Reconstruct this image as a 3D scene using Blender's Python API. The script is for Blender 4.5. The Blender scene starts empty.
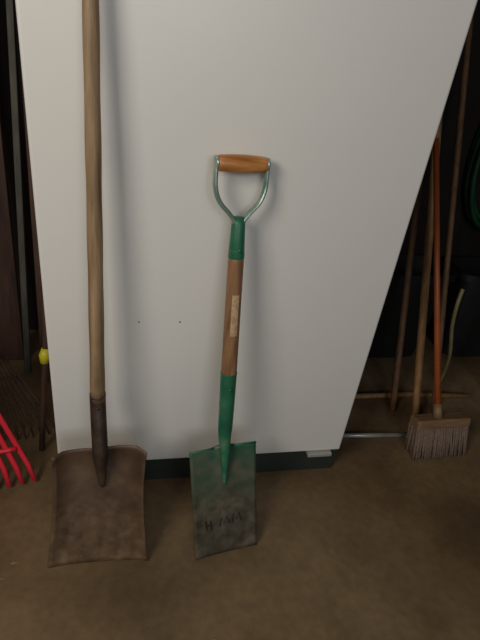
import bpy, bmesh, math, random
from mathutils import Matrix, Vector
random.seed(4)
V=Vector
sc=bpy.context.scene
sc.view_settings.view_transform='Standard'

# ---------------- helpers ----------------
def obj(name, verts, faces, mat, parent=None, smooth=True, loc=(0,0,0)):
    me=bpy.data.meshes.new(name); me.from_pydata([tuple(v) for v in verts],[],faces); me.update()
    bm=bmesh.new(); bm.from_mesh(me); bmesh.ops.recalc_face_normals(bm,faces=bm.faces); bm.to_mesh(me); bm.free()
    if smooth:
        for p in me.polygons: p.use_smooth=True
    o=bpy.data.objects.new(name,me); sc.collection.objects.link(o)
    me.materials.append(mat); o.location=loc
    if parent: o.parent=parent
    return o
def empty(name,loc):
    o=bpy.data.objects.new(name,None); o.location=loc; o.empty_display_size=.05
    sc.collection.objects.link(o); return o
def tube(path, radii, seg=16, flat=None, cap=True):
    """swept tube; flat=(normal_vector, scale) squashes the section"""
    path=[V(p) for p in path]; n=len(path)
    if not hasattr(radii,'__len__'): radii=[radii]*n
    vs=[];fs=[]; up=None
    for i,p in enumerate(path):
        t=(path[min(i+1,n-1)]-path[max(i-1,0)]).normalized()
        if flat: 
            a=V(flat[0]); a=(a-t*a.dot(t)).normalized()
        else:
            if up is None: up=V((0,0,1)) if abs(t.z)<.8 else V((0,1,0))
            a=(up-t*up.dot(t)).normalized(); up=a
        b=t.cross(a)
        for k in range(seg):
            th=2*math.pi*k/seg
            vs.append(p+(a*math.cos(th)*(flat[1] if flat else 1)+b*math.sin(th))*radii[i])
    for i in range(n-1):
        for k in range(seg):
            k2=(k+1)%seg
            fs.append((i*seg+k,i*seg+k2,(i+1)*seg+k2,(i+1)*seg+k))
    if cap:
        fs.append(tuple(range(seg))[::-1]); fs.append(tuple((n-1)*seg+k for k in range(seg)))
    return vs,fs
def merge(parts):
    vs=[];fs=[]
    for v,f in parts:
        o=len(vs); vs+=list(v); fs+=[tuple(i+o for i in q) for q in f]
    return vs,fs
def boxm(c,s,rot=None):
    vs=[]
    for x in(-1,1):
        for y in(-1,1):
            for z in(-1,1):
                p=V((x*s[0]/2,y*s[1]/2,z*s[2]/2))
                if rot: p=rot@p
                vs.append(p+V(c))
    return vs,[(0,1,3,2),(4,6,7,5),(0,4,5,1),(2,3,7,6),(0,2,6,4),(1,5,7,3)]
def bevel(o,w,seg=3):
    m=o.modifiers.new('bevel','BEVEL'); m.width=w; m.segments=seg; m.limit_method='ANGLE'
def curve_pts(pts,n=24):
    pts=[V(p) for p in pts]; P=[pts[0]]+pts+[pts[-1]]; out=[]
    m=len(pts)-1
    for i in range(m):
        p0,p1,p2,p3=P[i:i+4]
        k=max(2,n//m)
        for j in range(k):
            t=j/k
            out.append(.5*((2*p1)+(p2-p0)*t+(2*p0-5*p1+4*p2-p3)*t*t+(-p0+3*p1-3*p2+p3)*t**3))
    out.append(pts[-1]); return out

# ---------------- materials ----------------
def s2l(c): 
    return tuple(((x/255)/12.92 if x/255<=.04045 else ((x/255+.055)/1.055)**2.4) for x in c)+(1,)
def mat(name,stops,scale=(1,1,1),noise=5,detail=6,rough=.6,metal=0,bump=0,bscale=80,extra=None,coords='Object',spec=.5,dist=0):
    m=bpy.data.materials.new(name); m.use_nodes=True; nt=m.node_tree; N=nt.nodes; L=nt.links
    b=N['Principled BSDF']; b.inputs['Roughness'].default_value=rough; b.inputs['Metallic'].default_value=metal
    b.inputs['Specular IOR Level'].default_value=spec
    tc=N.new('ShaderNodeTexCoord'); mp=N.new('ShaderNodeMapping'); mp.inputs['Scale'].default_value=scale
    L.new(tc.outputs[coords],mp.inputs['Vector'])
    nz=N.new('ShaderNodeTexNoise'); nz.inputs['Scale'].default_value=noise; nz.inputs['Detail'].default_value=detail
    nz.inputs['Distortion'].default_value=dist
    L.new(mp.outputs[0],nz.inputs['Vector'])
    cr=N.new('ShaderNodeValToRGB'); L.new(nz.outputs['Fac'],cr.inputs[0])
    el=cr.color_ramp.elements
    while len(el)<len(stops): el.new(.5)
    for e,(p,c) in zip(el,stops): e.position=p; e.color=s2l(c)
    out=cr.outputs[0]
    if extra: out=extra(nt,out,tc)
    L.new(out,b.inputs['Base Color'])
    if bump:
        n2=N.new('ShaderNodeTexNoise'); n2.inputs['Scale'].default_value=bscale; n2.inputs['Detail'].default_value=4
        L.new(mp.outputs[0],n2.inputs['Vector'])
        bp=N.new('ShaderNodeBump'); bp.inputs['Strength'].default_value=bump; bp.inputs['Distance'].default_value=.003
        L.new(n2.outputs['Fac'],bp.inputs['Height']); L.new(bp.outputs[0],b.inputs['Normal'])
    return m
def zmix(z0,z1,col_stops,noise_amt=.12,nscale=14):
    """blend base colour toward a second worn colour along object Z with noisy border"""
    def f(nt,out,tc):
        N=nt.nodes;L=nt.links
        sp=N.new('ShaderNodeSeparateXYZ'); L.new(tc.outputs['Object'],sp.inputs[0])
        nz=N.new('ShaderNodeTexNoise'); nz.inputs['Scale'].default_value=nscale; nz.inputs['Detail'].default_value=7
        L.new(tc.outputs['Object'],nz.inputs['Vector'])
        ma=N.new('ShaderNodeMath'); ma.operation='MULTIPLY_ADD'; ma.inputs[1].default_value=noise_amt; 
        L.new(nz.outputs['Fac'],ma.inputs[0]); L.new(sp.outputs['Z'],ma.inputs[2])
        mr=N.new('ShaderNodeMapRange'); mr.inputs['From Min'].default_value=z0+noise_amt*.5; mr.inputs['From Max'].default_value=z1+noise_amt*.5
        L.new(ma.outputs[0],mr.inputs['Value'])
        n3=N.new('ShaderNodeTexNoise'); n3.inputs['Scale'].default_value=30; n3.inputs['Detail'].default_value=8
        L.new(tc.outputs['Object'],n3.inputs['Vector'])
        cr=N.new('ShaderNodeValToRGB'); el=cr.color_ramp.elements
        while len(el)<len(col_stops): el.new(.5)
        for e,(p,c) in zip(el,col_stops): e.position=p; e.color=s2l(c)
        L.new(n3.outputs['Fac'],cr.inputs[0])
        mx=N.new('ShaderNodeMix'); mx.data_type='RGBA'
        L.new(mr.outputs[0],mx.inputs['Factor']); L.new(cr.outputs[0],mx.inputs['A']); L.new(out,mx.inputs['B'])
        return mx.outputs['Result']
    return f

M_fridge=mat('white_enamel',[(.3,(224,223,218)),(.7,(230,229,225))],noise=1.2,rough=.36,bump=.04,bscale=250)
M_gasket=mat('grey_gasket',[(.3,(120,120,118)),(.7,(140,140,138))],rough=.6)
M_toe=mat('toe_kick_dark',[(.3,(38,46,42)),(.7,(48,56,52))],noise=8,rough=.5)
M_hinge=mat('hinge_plate',[(.3,(165,165,160)),(.7,(185,185,180))],rough=.4,metal=.3)
def floor_extra(nt,out,tc):
    N=nt.nodes;L=nt.links
    def mul(out,scale,p0,p1,c0,c1,detail=8,dist=0):
        nz=N.new('ShaderNodeTexNoise'); nz.inputs['Scale'].default_value=scale; nz.inputs['Detail'].default_value=detail; nz.inputs['Distortion'].default_value=dist
        L.new(tc.outputs['Object'],nz.inputs['Vector'])
        cr=N.new('ShaderNodeValToRGB'); cr.color_ramp.elements[0].position=p0; cr.color_ramp.elements[0].color=c0
        cr.color_ramp.elements[1].position=p1; cr.color_ramp.elements[1].color=c1
        L.new(nz.outputs['Fac'],cr.inputs[0])
        mx=N.new('ShaderNodeMix'); mx.data_type='RGBA'; mx.blend_type='MULTIPLY'; mx.inputs['Factor'].default_value=1
        L.new(out,mx.inputs['A']); L.new(cr.outputs[0],mx.inputs['B']); return mx.outputs['Result']
    out=mul(out,45,.3,.65,(.84,.84,.84,1),(1.06,1.05,1.03,1))
    out=mul(out,5,.32,.60,(.78,.76,.74,1),(1,1,1,1),6,.5)
    return out
M_floor=mat('stained_concrete',[(.34,(102,82,56)),(.5,(126,104,74)),(.68,(146,123,92))],noise=2.0,detail=7,rough=.65,bump=.3,bscale=60,extra=floor_extra,dist=.5)
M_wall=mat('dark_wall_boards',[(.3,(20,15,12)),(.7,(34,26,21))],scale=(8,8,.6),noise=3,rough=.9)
M_ceil=mat('ceiling_boards',[(.3,(90,80,68)),(.7,(110,98,84))],noise=3,rough=.9)
M_oldwood=mat('weathered_handle_wood',[(.25,(108,86,60)),(.5,(148,122,90)),(.75,(174,148,114))],scale=(14,14,.9),noise=4,detail=8,rough=.55,bump=.3,bscale=30,
   extra=zmix(.30,.70,[(.3,(102,84,64)),(.5,(130,107,82)),(.7,(150,127,100))],.2,10))
M_rust=mat('rusty_steel',[(.3,(58,44,34)),(.5,(88,67,50)),(.7,(116,92,72))],noise=9,detail=9,rough=.5,metal=.2,bump=.3,bscale=70,
   extra=zmix(.0,.24,[(.3,(82,64,46)),(.5,(110,88,66)),(.7,(138,114,88))],.25,8))
M_socket=mat('rusty_socket_steel',[(.3,(50,40,35)),(.55,(72,58,48)),(.75,(96,78,65))],noise=20,detail=8,rough=.5,metal=.3,bump=.3,bscale=90)
M_shaft=mat('spade_shaft_wood',[(.25,(112,80,54)),(.5,(142,104,72)),(.75,(164,126,90))],scale=(16,16,1),noise=4,detail=7,rough=.5,bump=.15,bscale=40)
M_grip=mat('varnished_grip_wood',[(.3,(156,96,46)),(.5,(200,138,76)),(.7,(226,178,116))],scale=(1,10,10),noise=5,detail=6,rough=.38)
M_green=mat('green_paint',[(.3,(28,92,68)),(.58,(44,112,82)),(.76,(98,126,102))],noise=16,detail=8,rough=.42,bump=.1,bscale=80)
M_blade=mat('worn_green_blade',[(.34,(36,78,58)),(.5,(54,92,68)),(.66,(92,98,80))],noise=18,detail=9,rough=.45,metal=.15,bump=.15,bscale=90,
   extra=zmix(.12,.28,[(.3,(62,54,43)),(.5,(86,80,66)),(.7,(108,100,84))],.22,11))
M_chrome=mat('galvanised_yoke',[(.3,(108,146,132)),(.55,(150,172,162)),(.7,(186,196,188))],noise=14,rough=.32,metal=.6)
M_label=mat('paper_label',[(.35,(172,138,104)),(.6,(198,168,132))],noise=90,detail=3,rough=.7)
M_mark=mat('dark_stain_marks',[(.3,(34,27,23)),(.7,(50,40,34))],noise=30,rough=.7)
M_pole=mat('pale_pole_wood',[(.3,(136,100,62)),(.7,(172,132,88))],scale=(12,12,1),noise=5,rough=.6)
M_pole2=mat('dark_pole_wood',[(.3,(94,66,42)),(.7,(128,94,62))],scale=(12,12,1),noise=5,rough=.6)
M_orange=mat('orange_handle_paint',[(.3,(150,74,36)),(.7,(176,92,46))],noise=8,rough=.45)
M_block=mat('broom_block',[(.3,(118,90,64)),(.7,(146,116,84))],scale=(2,14,14),noise=5,rough=.6)
M_bristle=mat('broom_bristles',[(.3,(104,86,76)),(.7,(146,124,108))],scale=(60,60,3),noise=6,rough=.9)
M_red=mat('red_plastic',[(.3,(206,30,48)),(.7,(230,48,66))],noise=6,rough=.35)
M_dkmetal=mat('dark_rake_steel',[(.3,(50,36,28)),(.7,(88,64,48))],noise=25,rough=.5,metal=.4)
M_board=mat('dark_board_wood',[(.3,(54,35,26)),(.7,(82,54,40))],scale=(14,14,1),noise=4,rough=.7)
M_board2=mat('grey_board_wood',[(.3,(62,62,54)),(.7,(88,86,76))],scale=(14,14,1),noise=4,rough=.7)
M_hose=mat('green_hose',[(.3,(24,60,38)),(.7,(34,80,50))],noise=10,rough=.4)
M_cane=mat('pale_cane',[(.3,(128,116,80)),(.7,(156,144,104))],noise=12,rough=.5)
M_pipe=mat('pale_metal_pipe',[(.3,(150,150,148)),(.7,(186,186,182))],noise=12,rough=.35,metal=.4)
M_yellow=mat('yellow_plastic',[(.3,(190,182,28)),(.7,(208,200,50))],noise=8,rough=.4)
M_bin=mat('dark_plastic_bin',[(.3,(20,22,24)),(.7,(30,32,34))],noise=5,rough=.55)

# ---------------- room ----------------
def slab(name,c,s,m): 
    v,f=boxm((0,0,0),s); return obj(name,v,f,m,smooth=False,loc=c)
slab('floor',(.6,0,-.05),(4.4,5,.1),M_floor)
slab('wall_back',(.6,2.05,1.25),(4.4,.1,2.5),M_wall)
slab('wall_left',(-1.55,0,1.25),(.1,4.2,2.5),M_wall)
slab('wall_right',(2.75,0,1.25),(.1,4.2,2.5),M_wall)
slab('ceiling',(.6,0,2.55),(4.4,5,.1),M_ceil)

# ---------------- refrigerator ----------------
fr=empty('refrigerator',(.246,1.072,0))
def part(name,c,s,m,par,bw=0,rot=None,seg=3):
    v,f=boxm((0,0,0),s,rot); o=obj(name,v,f,m,par,smooth=False,loc=c)
    if bw: bevel(o,bw,seg)
    return o
part('door',(0,.03,.105+.825),(.898,.06,1.65),M_fridge,fr,.007,seg=4)
part('gasket',(0,.068,.105+.825),(.87,.016,1.62),M_gasket,fr)
part('cabinet',(0,.39,.06+.85),(.886,.63,1.69),M_fridge,fr,.006)
part('toe_kick',(0,.040,.052),(.89,.05,.1),M_toe,fr,.003)
part('hinge_plate',(.375,.012,.097),(.085,.05,.014),M_hinge,fr,.003)
part('hinge_pin',(.40,.012,.085),(.02,.02,.02),M_hinge,fr,.004)
for i,(x,z) in enumerate(((.022,.605),(.126,.606))):
    v,f=tube([(0,-.0012,0),(0,.001,0)],.0024,12); obj('plug_%d'%(i+1),v,f,M_gasket,fr,loc=(x-.246,0,z))
for i,x in enumerate((-.4,.4)):
    v,f=tube([(0,0,0),(0,0,.06)],.02,16); obj('rear_foot_%d'%(i+1),v,f,M_toe,fr,loc=(x,.62,0))

# ---------------- square shovel ----------------
O=V((-.0765,.8275,0)); sh=empty('square_shovel',O)
topm=V((-.0695,.953,.304))-O
e=V((.999,-.03,0)).normalized(); a=topm.normalized(); n=e.cross(a).normalized()   # n toward viewer
Lb=topm.length
nx,nz=28,28
def blade_pt(s,t):   # s -1..1, t 0..1
    w=.1285-.018*math.sin(min(t,.75)/.75*math.pi/2)+.005*max(0,t-.7)/.3
    lift=.030*abs(s)**4*(.30+.70*min(1,t*1.6)) + .004*abs(s)**2
    back=.016*max(0,(t-.82)/.18)**2*(1-.3*abs(s))
    z=Lb*t + .004*math.sin(s*2)*t
    corner=(.010*max(0,abs(s)-.8)/.2)*(1 if t>.9 else 0)
    ridge=.007*math.exp(-(s/.16)**2)*max(0,min(1,(t-.45)/.4))
    return e*(w*s)+a*(z-corner)+n*(lift+back+ridge+.006)
vs=[];fs=[]
for j in range(nz+1):
    for i in range(nx+1): vs.append(blade_pt(-1+2*i/nx,j/nz))
for v in vs:
    if v.z<.012: v.z=max(v.z,.0018)
for j in range(nz):
    for i in range(nx):
        k=j*(nx+1)+i; fs.append((k,k+1,k+nx+2,k+nx+1))
b=obj('blade',vs,fs,M_rust,sh); m=b.modifiers.new('thick','SOLIDIFY'); m.thickness=.0028; m.offset=0
def lerp(p,q,t): return p+(q-p)*t
h1=V((-.076,.962,.456))-O; h2=h1+(V((-.071,1.03,1.281))-O-h1)*1.37
front=blade_pt(.05,.66)+n*.004
pth=curve_pts([front,blade_pt(.02,.82)+n*.014,blade_pt(0,.98)+n*.016,lerp(h1,h2,-.02),lerp(h1,h2,.008)],24)
rr=[.004+.0155*min(1,(i/len(pth))/.5)**.6 for i in range(len(pth))]
v,f=tube(pth,rr,20); obj('socket',v,f,M_socket,sh)
hp=[lerp(h1,h2,-.01+1.01*i/30) for i in range(31)]
hr=[.0178-.0046*i/30+.0005*math.sin(i*1.3) for i in range(31)]; hr[-1]=.009; hr[-2]=.0125
v,f=tube(hp,hr,24); obj('handle',v,f,M_oldwood,sh)
rv=lerp(h1,h2,-.02); v,f=tube([rv+V((0,-.017,0)),rv+V((0,-.0215,0))],.0045,12); obj('rivet',v,f,M_socket,sh)

# ---------------- garden spade ----------------
so=V((.272,.8135,0)); sp=empty('garden_spade',so)
neck=V((.251,.935,.289))
def frame(zdir,xdir):
    z=zdir.normalized(); x=(xdir-z*xdir.dot(z)).normalized(); y=z.cross(x); return x,y,z
bx,by,bz=frame(neck-so,V((.99,.144,0)))
sx,sy,sz=frame(V((.231,1.046,1.025))-neck,V((.99,.144,0)))
so2=neck-sz*.305
def BM(p): return bx*p[0]+by*p[1]+bz*p[2]
def SM(p): return (so2-so)+sx*p[0]+sy*p[1]+sz*p[2]
LB=(neck-so).length; vs=[];fs=[];nx,nz=24,30
def spade_pt(s,t,off=0):
    w=.091+.0045*t
    y=-.004*s*s - .010*math.exp(-(s/.17)**2)*max(0,(t-.62)/.38)**.7 - off
    zz=LB*t+.012*math.exp(-(s/.25)**2)*max(0,t-.9)/.1
    return BM((w*s,y,zz))
for j in range(nz+1):
    for i in range(nx+1): vs.append(spade_pt(-1+2*i/nx,j/nz))
for v in vs: v.z=max(v.z+.002,.0018)
for j in range(nz):
    for i in range(nx):
        k=j*(nx+1)+i; fs.append((k,k+1,k+nx+2,k+nx+1))
b=obj('blade',vs,fs,M_blade,sp); m=b.modifiers.new('thick','SOLIDIFY'); m.thickness=.003; m.offset=0
for sg,nm in((-1,'tread_left'),(1,'tread_right')):
    v,f=tube([BM((sg*.028,-.005,LB+.001)),BM((sg*.06,-.006,LB+.001)),BM((sg*.0955,-.007,LB))],.0034,10); obj(nm,v,f,M_green,sp)
yo=-.010
pth=curve_pts([spade_pt(0,.66,.001),spade_pt(0,.80,.005),spade_pt(0,.95,.010),SM((0,yo,.345)),SM((0,yo,.40)),SM((0,yo,.47)),SM((0,yo,.536)),SM((0,yo,.540))],42)
n_=len(pth); rr=[min(.0042+.0130*(i/(n_*.42)),.0165+.0055*(i/n_)) for i in range(n_)]; rr[-1]=.0195
v,f=tube(pth,rr,24); obj('lower_socket',v,f,M_green,sp)
v,f=tube([SM((0,yo,.52+.34*i/12)) for i in range(13)],[.0205-.0022*i/12 for i in range(13)],24); obj('shaft',v,f,M_shaft,sp)
v,f=tube([SM((0,yo,z)) for z in(.838,.842,.88,.92,.935)],[.0175,.0192,.0172,.0158,.012],24); obj('upper_socket',v,f,M_green,sp)
for z,nm in((.50,'rivet_1'),(.862,'rivet_2')):
    v,f=tube([SM((0,yo-.016,z)),SM((0,yo-.0230,z))],[.005,.004],12); obj(nm,v,f,M_green,sp)
for sg,nm in((-1,'yoke_left'),(1,'yoke_right')):
    p=curve_pts([(sg*.007,yo,.880),(sg*.009,yo,.918),(sg*.020,yo,.938),(sg*.046,yo,.966),(sg*.0575,yo,.995),(sg*.0590,yo,1.025),(sg*.0580,yo,1.062)],42)
    v,f=tube([SM(q) for q in p],[.0108-.0010*min(1,i/12) for i in range(len(p))],14,flat=(sx*sg-sz*.3,.55)); obj(nm,v,f,M_chrome,sp)
gz=1.048
gr=[.0165+.0028*math.sin(math.pi*i/16) for i in range(17)]; gr[0]=.0145; gr[-1]=.0145
v,f=tube([SM((-.058+.116*i/16,yo,gz)) for i in range(17)],gr,24); obj('grip',v,f,M_grip,sp)
for sg,nm in((-1,'cap_left'),(1,'cap_right')):
    v,f=tube([SM((sg*.0555,yo,gz)),SM((sg*.0600,yo,gz)),SM((sg*.0612,yo,gz))],[.0155,.0155,.009],20); obj(nm,v,f,M_chrome,sp)
vs=[];fs=[]
for j in range(9):
    z=.650+.105*j/8
    for i in range(9):
        th=math.radians(-94-26+52*i/8); r=.0205-.0022*(z-.52)/.34+.0007
        vs.append(SM((r*math.cos(th),yo+r*math.sin(th),z)))
for j in range(8):
    for i in range(8):
        k=j*9+i; fs.append((k,k+1,k+10,k+9))
obj('label',vs,fs,M_label,sp)
strokes=[[(-.058,.106),(-.055,.078)],[(-.044,.104),(-.041,.076)],[(-.057,.092),(-.042,.090)],
 [(-.018,.080),(-.011,.106),(-.003,.086),(.004,.108),(.012,.084)],[(.020,.082),(.025,.110),(.032,.092),(.040,.112),(.047,.086)]]
pr=[]
for s in strokes:
    p=[BM((x,-.004*(x/.087)**2-.0018,z+.003)) for x,z in s]; pr.append(tube(p,.0040,8,flat=(by,.2)))
v,f=merge(pr); obj('stamped_marks',v,f,M_mark,sp,smooth=False)

# ---------------- push broom ----------------
bo=V((1.135,1.14,0)); pb=empty('push_broom',bo)
tl=Matrix.Rotation(math.radians(-14),3,'X'); tw=Matrix.Rotation(math.radians(2),3,'Z'); R0=tw@tl
pr=[]
for r in range(6):
    for c in range(50):
        x=-.108+.216*c/49; y=-.024+.048*r/5
        b0=R0@V((x+random.uniform(-.003,.003),y,.115)); b1=R0@V((x*1.04+random.uniform(-.004,.004),y*1.4-.004+random.uniform(-.006,.006),.0))
        b1.z=.002+random.uniform(0,.006)
        pr.append(tube([b0,lerp(b0,b1,.5)+V((0,random.uniform(-.002,.002),0)),b1],[.0042,.0040,.0036],5))
v,f=merge(pr); obj('bristles',v,f,M_bristle,pb)
v,f=boxm((0,0,0),(.225,.062,.036),R0); o=obj('block',v,f,M_block,pb,smooth=False,loc=R0@V((0,0,.128))); bevel(o,.008)
hb=R0@V((-.015,0,.145)); ht=V((1.05,1.62,1.04))-bo
v,f=tube([hb,lerp(hb,ht,.5),ht],[.0115,.011,.010],16); obj('handle',v,f,M_orange,pb)
v,f=tube([hb-(ht-hb).normalized()*.008,hb+(ht-hb).normalized()*.05],[.018,.0145],16); obj('ferrule',v,f,M_block,pb)

def pole(name,p0,p1,r,m,r2=None):
    p0=V(p0);p1=V(p1)
    pts=[lerp(V((0,0,0)),p1-p0,i/10) for i in range(11)]
    rad=[r+((r2 or r)-r)*i/10 for i in range(11)]; rad[0]*=.85; rad[-1]*=.7
    v,f=tube(pts,rad,16); return obj(name,v,f,m,loc=p0)
pole('wooden_pole',(1.125,1.28,.012),(1.08,1.985,1.75),.0155,M_pole)
pole('wooden_pole',(1.065,1.36,.012),(1.16,1.985,1.32),.014,M_pole2)
pole('wooden_pole',(1.245,1.34,.012),(1.24,1.985,1.55),.012,M_pole2)
pole('wooden_pole',(1.58,1.40,.012),(1.63,1.985,1.6),.014,M_pole2)
v,f=tube([(0,0,0),(.31,0,.002),(.60,-.02,0)],.0115,12); obj('wooden_stake',v,f,M_pole,loc=(.88,1.455,.012))
v,f=tube([(0,0,0),(.14,-.008,0),(.31,-.016,0)],.009,12); obj('metal_pipe',v,f,M_pipe,loc=(.76,1.235,.010))
v,f=tube(curve_pts([(1.40,1.54,.01),(1.375,1.52,.17),(1.32,1.51,.33),(1.295,1.5,.44),(1.31,1.52,.50)],24),.008,12); obj('bent_cane',v,f,M_cane)
def coil(c,rx,rz,turns,lift):
    p=[]
    for i in range(int(turns*36)+1):
        th=i/36*2*math.pi; k=1+.05*math.sin(th*.37+i*.01)
        p.append(V(c)+V((rx*k*math.cos(th), lift*i/36, rz*k*math.sin(th))))
    return p
v,f=tube(coil((1.66,1.90,.98),.18,.34,4,.022),.011,10); obj('garden_hose',v,f,M_hose)
v,f=tube(curve_pts([(.78,1.60,.012),(.88,1.54,.013),(.95,1.55,.10),(.96,1.58,.24),(.90,1.60,.30),(.84,1.61,.20),(.83,1.61,.08),(.88,1.64,.012)],56),.009,10); obj('garden_hose',v,f,M_hose)
def tapered(w,d,h):
    vs=[];fs=[]
    rings=[(0,.82),(h*.93,1),(h*.93,1.06),(h,1.06),(h,.98),(.02,.80)]
    for z,k in rings:
        for i in range(40):
            th=2*math.pi*i/40; c,s=math.cos(th),math.sin(th); q=.35
            vs.append((w/2*k*math.copysign(abs(c)**q,c), d/2*k*math.copysign(abs(s)**q,s), z))
    for j in range(len(rings)-1):
        for i in range(40): fs.append((j*40+i,j*40+(i+1)%40,(j+1)*40+(i+1)%40,(j+1)*40+i))
    fs.append(tuple(range(40))[::-1]); fs.append(tuple(5*40+i for i in range(40)))
    return vs,fs
for x in (1.16,1.80):
    v,f=tapered(.58,.24,.46); obj('storage_bin',v,f,M_bin,smooth=False,loc=(x,1.85,0))

# ---------------- left: rakes & boards ----------------
def fan_rake(name,hub,tipc,width,nt,mt,mh,top,r,thick,hand,bar=.5,spread=.02):
    hub=V(hub); em=empty(name,hub); tipc=V(tipc)-hub; pr=[]
    for i in range(nt):
        s=-1+2*i/(nt-1)
        tip=tipc+V((s*width,0,0)); tip.z=-hub.z+r+.002; tip.y+=.03*s*s
        kn=lerp(V((s*.03,0,0)),tip,.93)+V((0,.004,.006))
        pr.append(tube([V((s*spread,0,.0)),lerp(V((s*spread,0,0)),kn,.5),kn,tip+V((0,-.010,0))],[r,r,r,r*.8],8,flat=((0,1,0),thick)))
    for bb in (bar,):
        s0=[]
        for i in range(21):
            s=-1+2*i/20; tip=tipc+V((s*width,.03*s*s,0)); s0.append(lerp(V((s*spread,0,0)),tip,bb)+V((0,-.004,0)))
        pr.append(tube(s0,r*.9,8))
    v,f=merge(pr); obj('tines',v,f,mt,em)
    up=(V(top)-hub)
    v,f=tube([V((0,0,-.03)),V((0,0,.0))+up*.02,up*.08],[.026,.022,.015],14); obj('hub',v,f,mt,em)
    v,f=tube([up*.03,up*.5,up],[hand,hand,hand*.9],14); obj('handle',v,f,mh,em)
fan_rake('leaf_rake',(-.58,1.22,.62),(-.507,1.085,0),.225,14,M_red,M_pole2,(-.68,1.80,1.60),.0085,.5,.0125,bar=.80,spread=.06)
fan_rake('leaf_rake',(-.52,1.50,.36),(-.40,1.30,0),.155,14,M_dkmetal,M_board,(-.56,1.97,1.62),.0036,.6,.012)
def board(name,p0,p1,w,t,m):
    p0=V(p0);p1=V(p1);d=(p1-p0);z=d.normalized();x=V((1,0,0));x=(x-z*x.dot(z)).normalized();y=z.cross(x)
    Rm=Matrix((x,y,z)).transposed(); v,f=boxm((0,0,0),(w,t,d.length),Rm); o=obj(name,v,f,m,smooth=False,loc=(p0+p1)/2); bevel(o,.003,2); return o
board('lumber_board',(-.305,1.60,.012),(-.32,1.965,1.9),.055,.02,M_board)
board('lumber_board',(-.395,1.66,.012),(-.365,1.98,1.7),.022,.02,M_board2)
board('lumber_board',(-.47,1.76,.012),(-.48,1.97,2.1),.09,.025,M_board)
yt=empty('garden_tool_pole',(-.282,1.24,0))
v,f=tube([(0,0,.006),(.03,.08,.4),(.055,.22,1.2)],.009,14); obj('shaft',v,f,M_board,yt)
v,f=tube([(.022,.062,.315),(.024,.068,.34),(.028,.074,.362)],[.012,.017,.012],14); obj('yellow_collar',v,f,M_yellow,yt)
for (x,y,s) in ((.205,.585,.010),(-.29,.84,.012),(-.31,.80,.008),(.62,.70,.006)):
    v=[(-s,0,.001),(-s*.4,s*.5,.003),(s,.1*s,.001),(-s*.2,-s*.45,.004)]; obj('dry_leaf',v,[(0,1,3),(1,2,3)],M_cane,loc=(x,y,0))

# ---------------- light ----------------
def area(name,loc,tgt,size,power,col):
    l=bpy.data.lights.new(name,'AREA'); l.shape='RECTANGLE'; l.size,l.size_y=size; l.energy=power; l.color=col
    o=bpy.data.objects.new(name,l); sc.collection.objects.link(o); o.location=loc
    o.rotation_euler=(V(tgt)-V(loc)).to_track_quat('-Z','Y').to_euler()
area('window_light_left',(-1.2,-.35,1.85),(.05,1.05,1.0),(.8,.8),21,(1,.92,.80))
area('door_daylight',(.3,-2.2,2.0),(.2,1.0,.8),(1.4,1.0),21,(.92,.95,1))
w=bpy.data.worlds.new('world'); sc.world=w; w.use_nodes=True
w.node_tree.nodes['Background'].inputs[0].default_value=(.88,.85,.82,1); w.node_tree.nodes['Background'].inputs[1].default_value=.12

# ---------------- camera ----------------
cam=bpy.data.cameras.new('camera'); co=bpy.data.objects.new('camera',cam); sc.collection.objects.link(co); sc.camera=co
cam.sensor_fit='VERTICAL'; cam.sensor_height=32; cam.lens=24; cam.clip_start=.02
X=V((.975,-.188,.121)).normalized(); Yc=V((-.008,.5125,.859)); Yc=(Yc-X*X.dot(Yc)).normalized(); Zc=X.cross(Yc)
co.matrix_world=Matrix(((X.x,Yc.x,Zc.x,0),(X.y,Yc.y,Zc.y,0),(X.z,Yc.z,Zc.z,1.25),(0,0,0,1)))
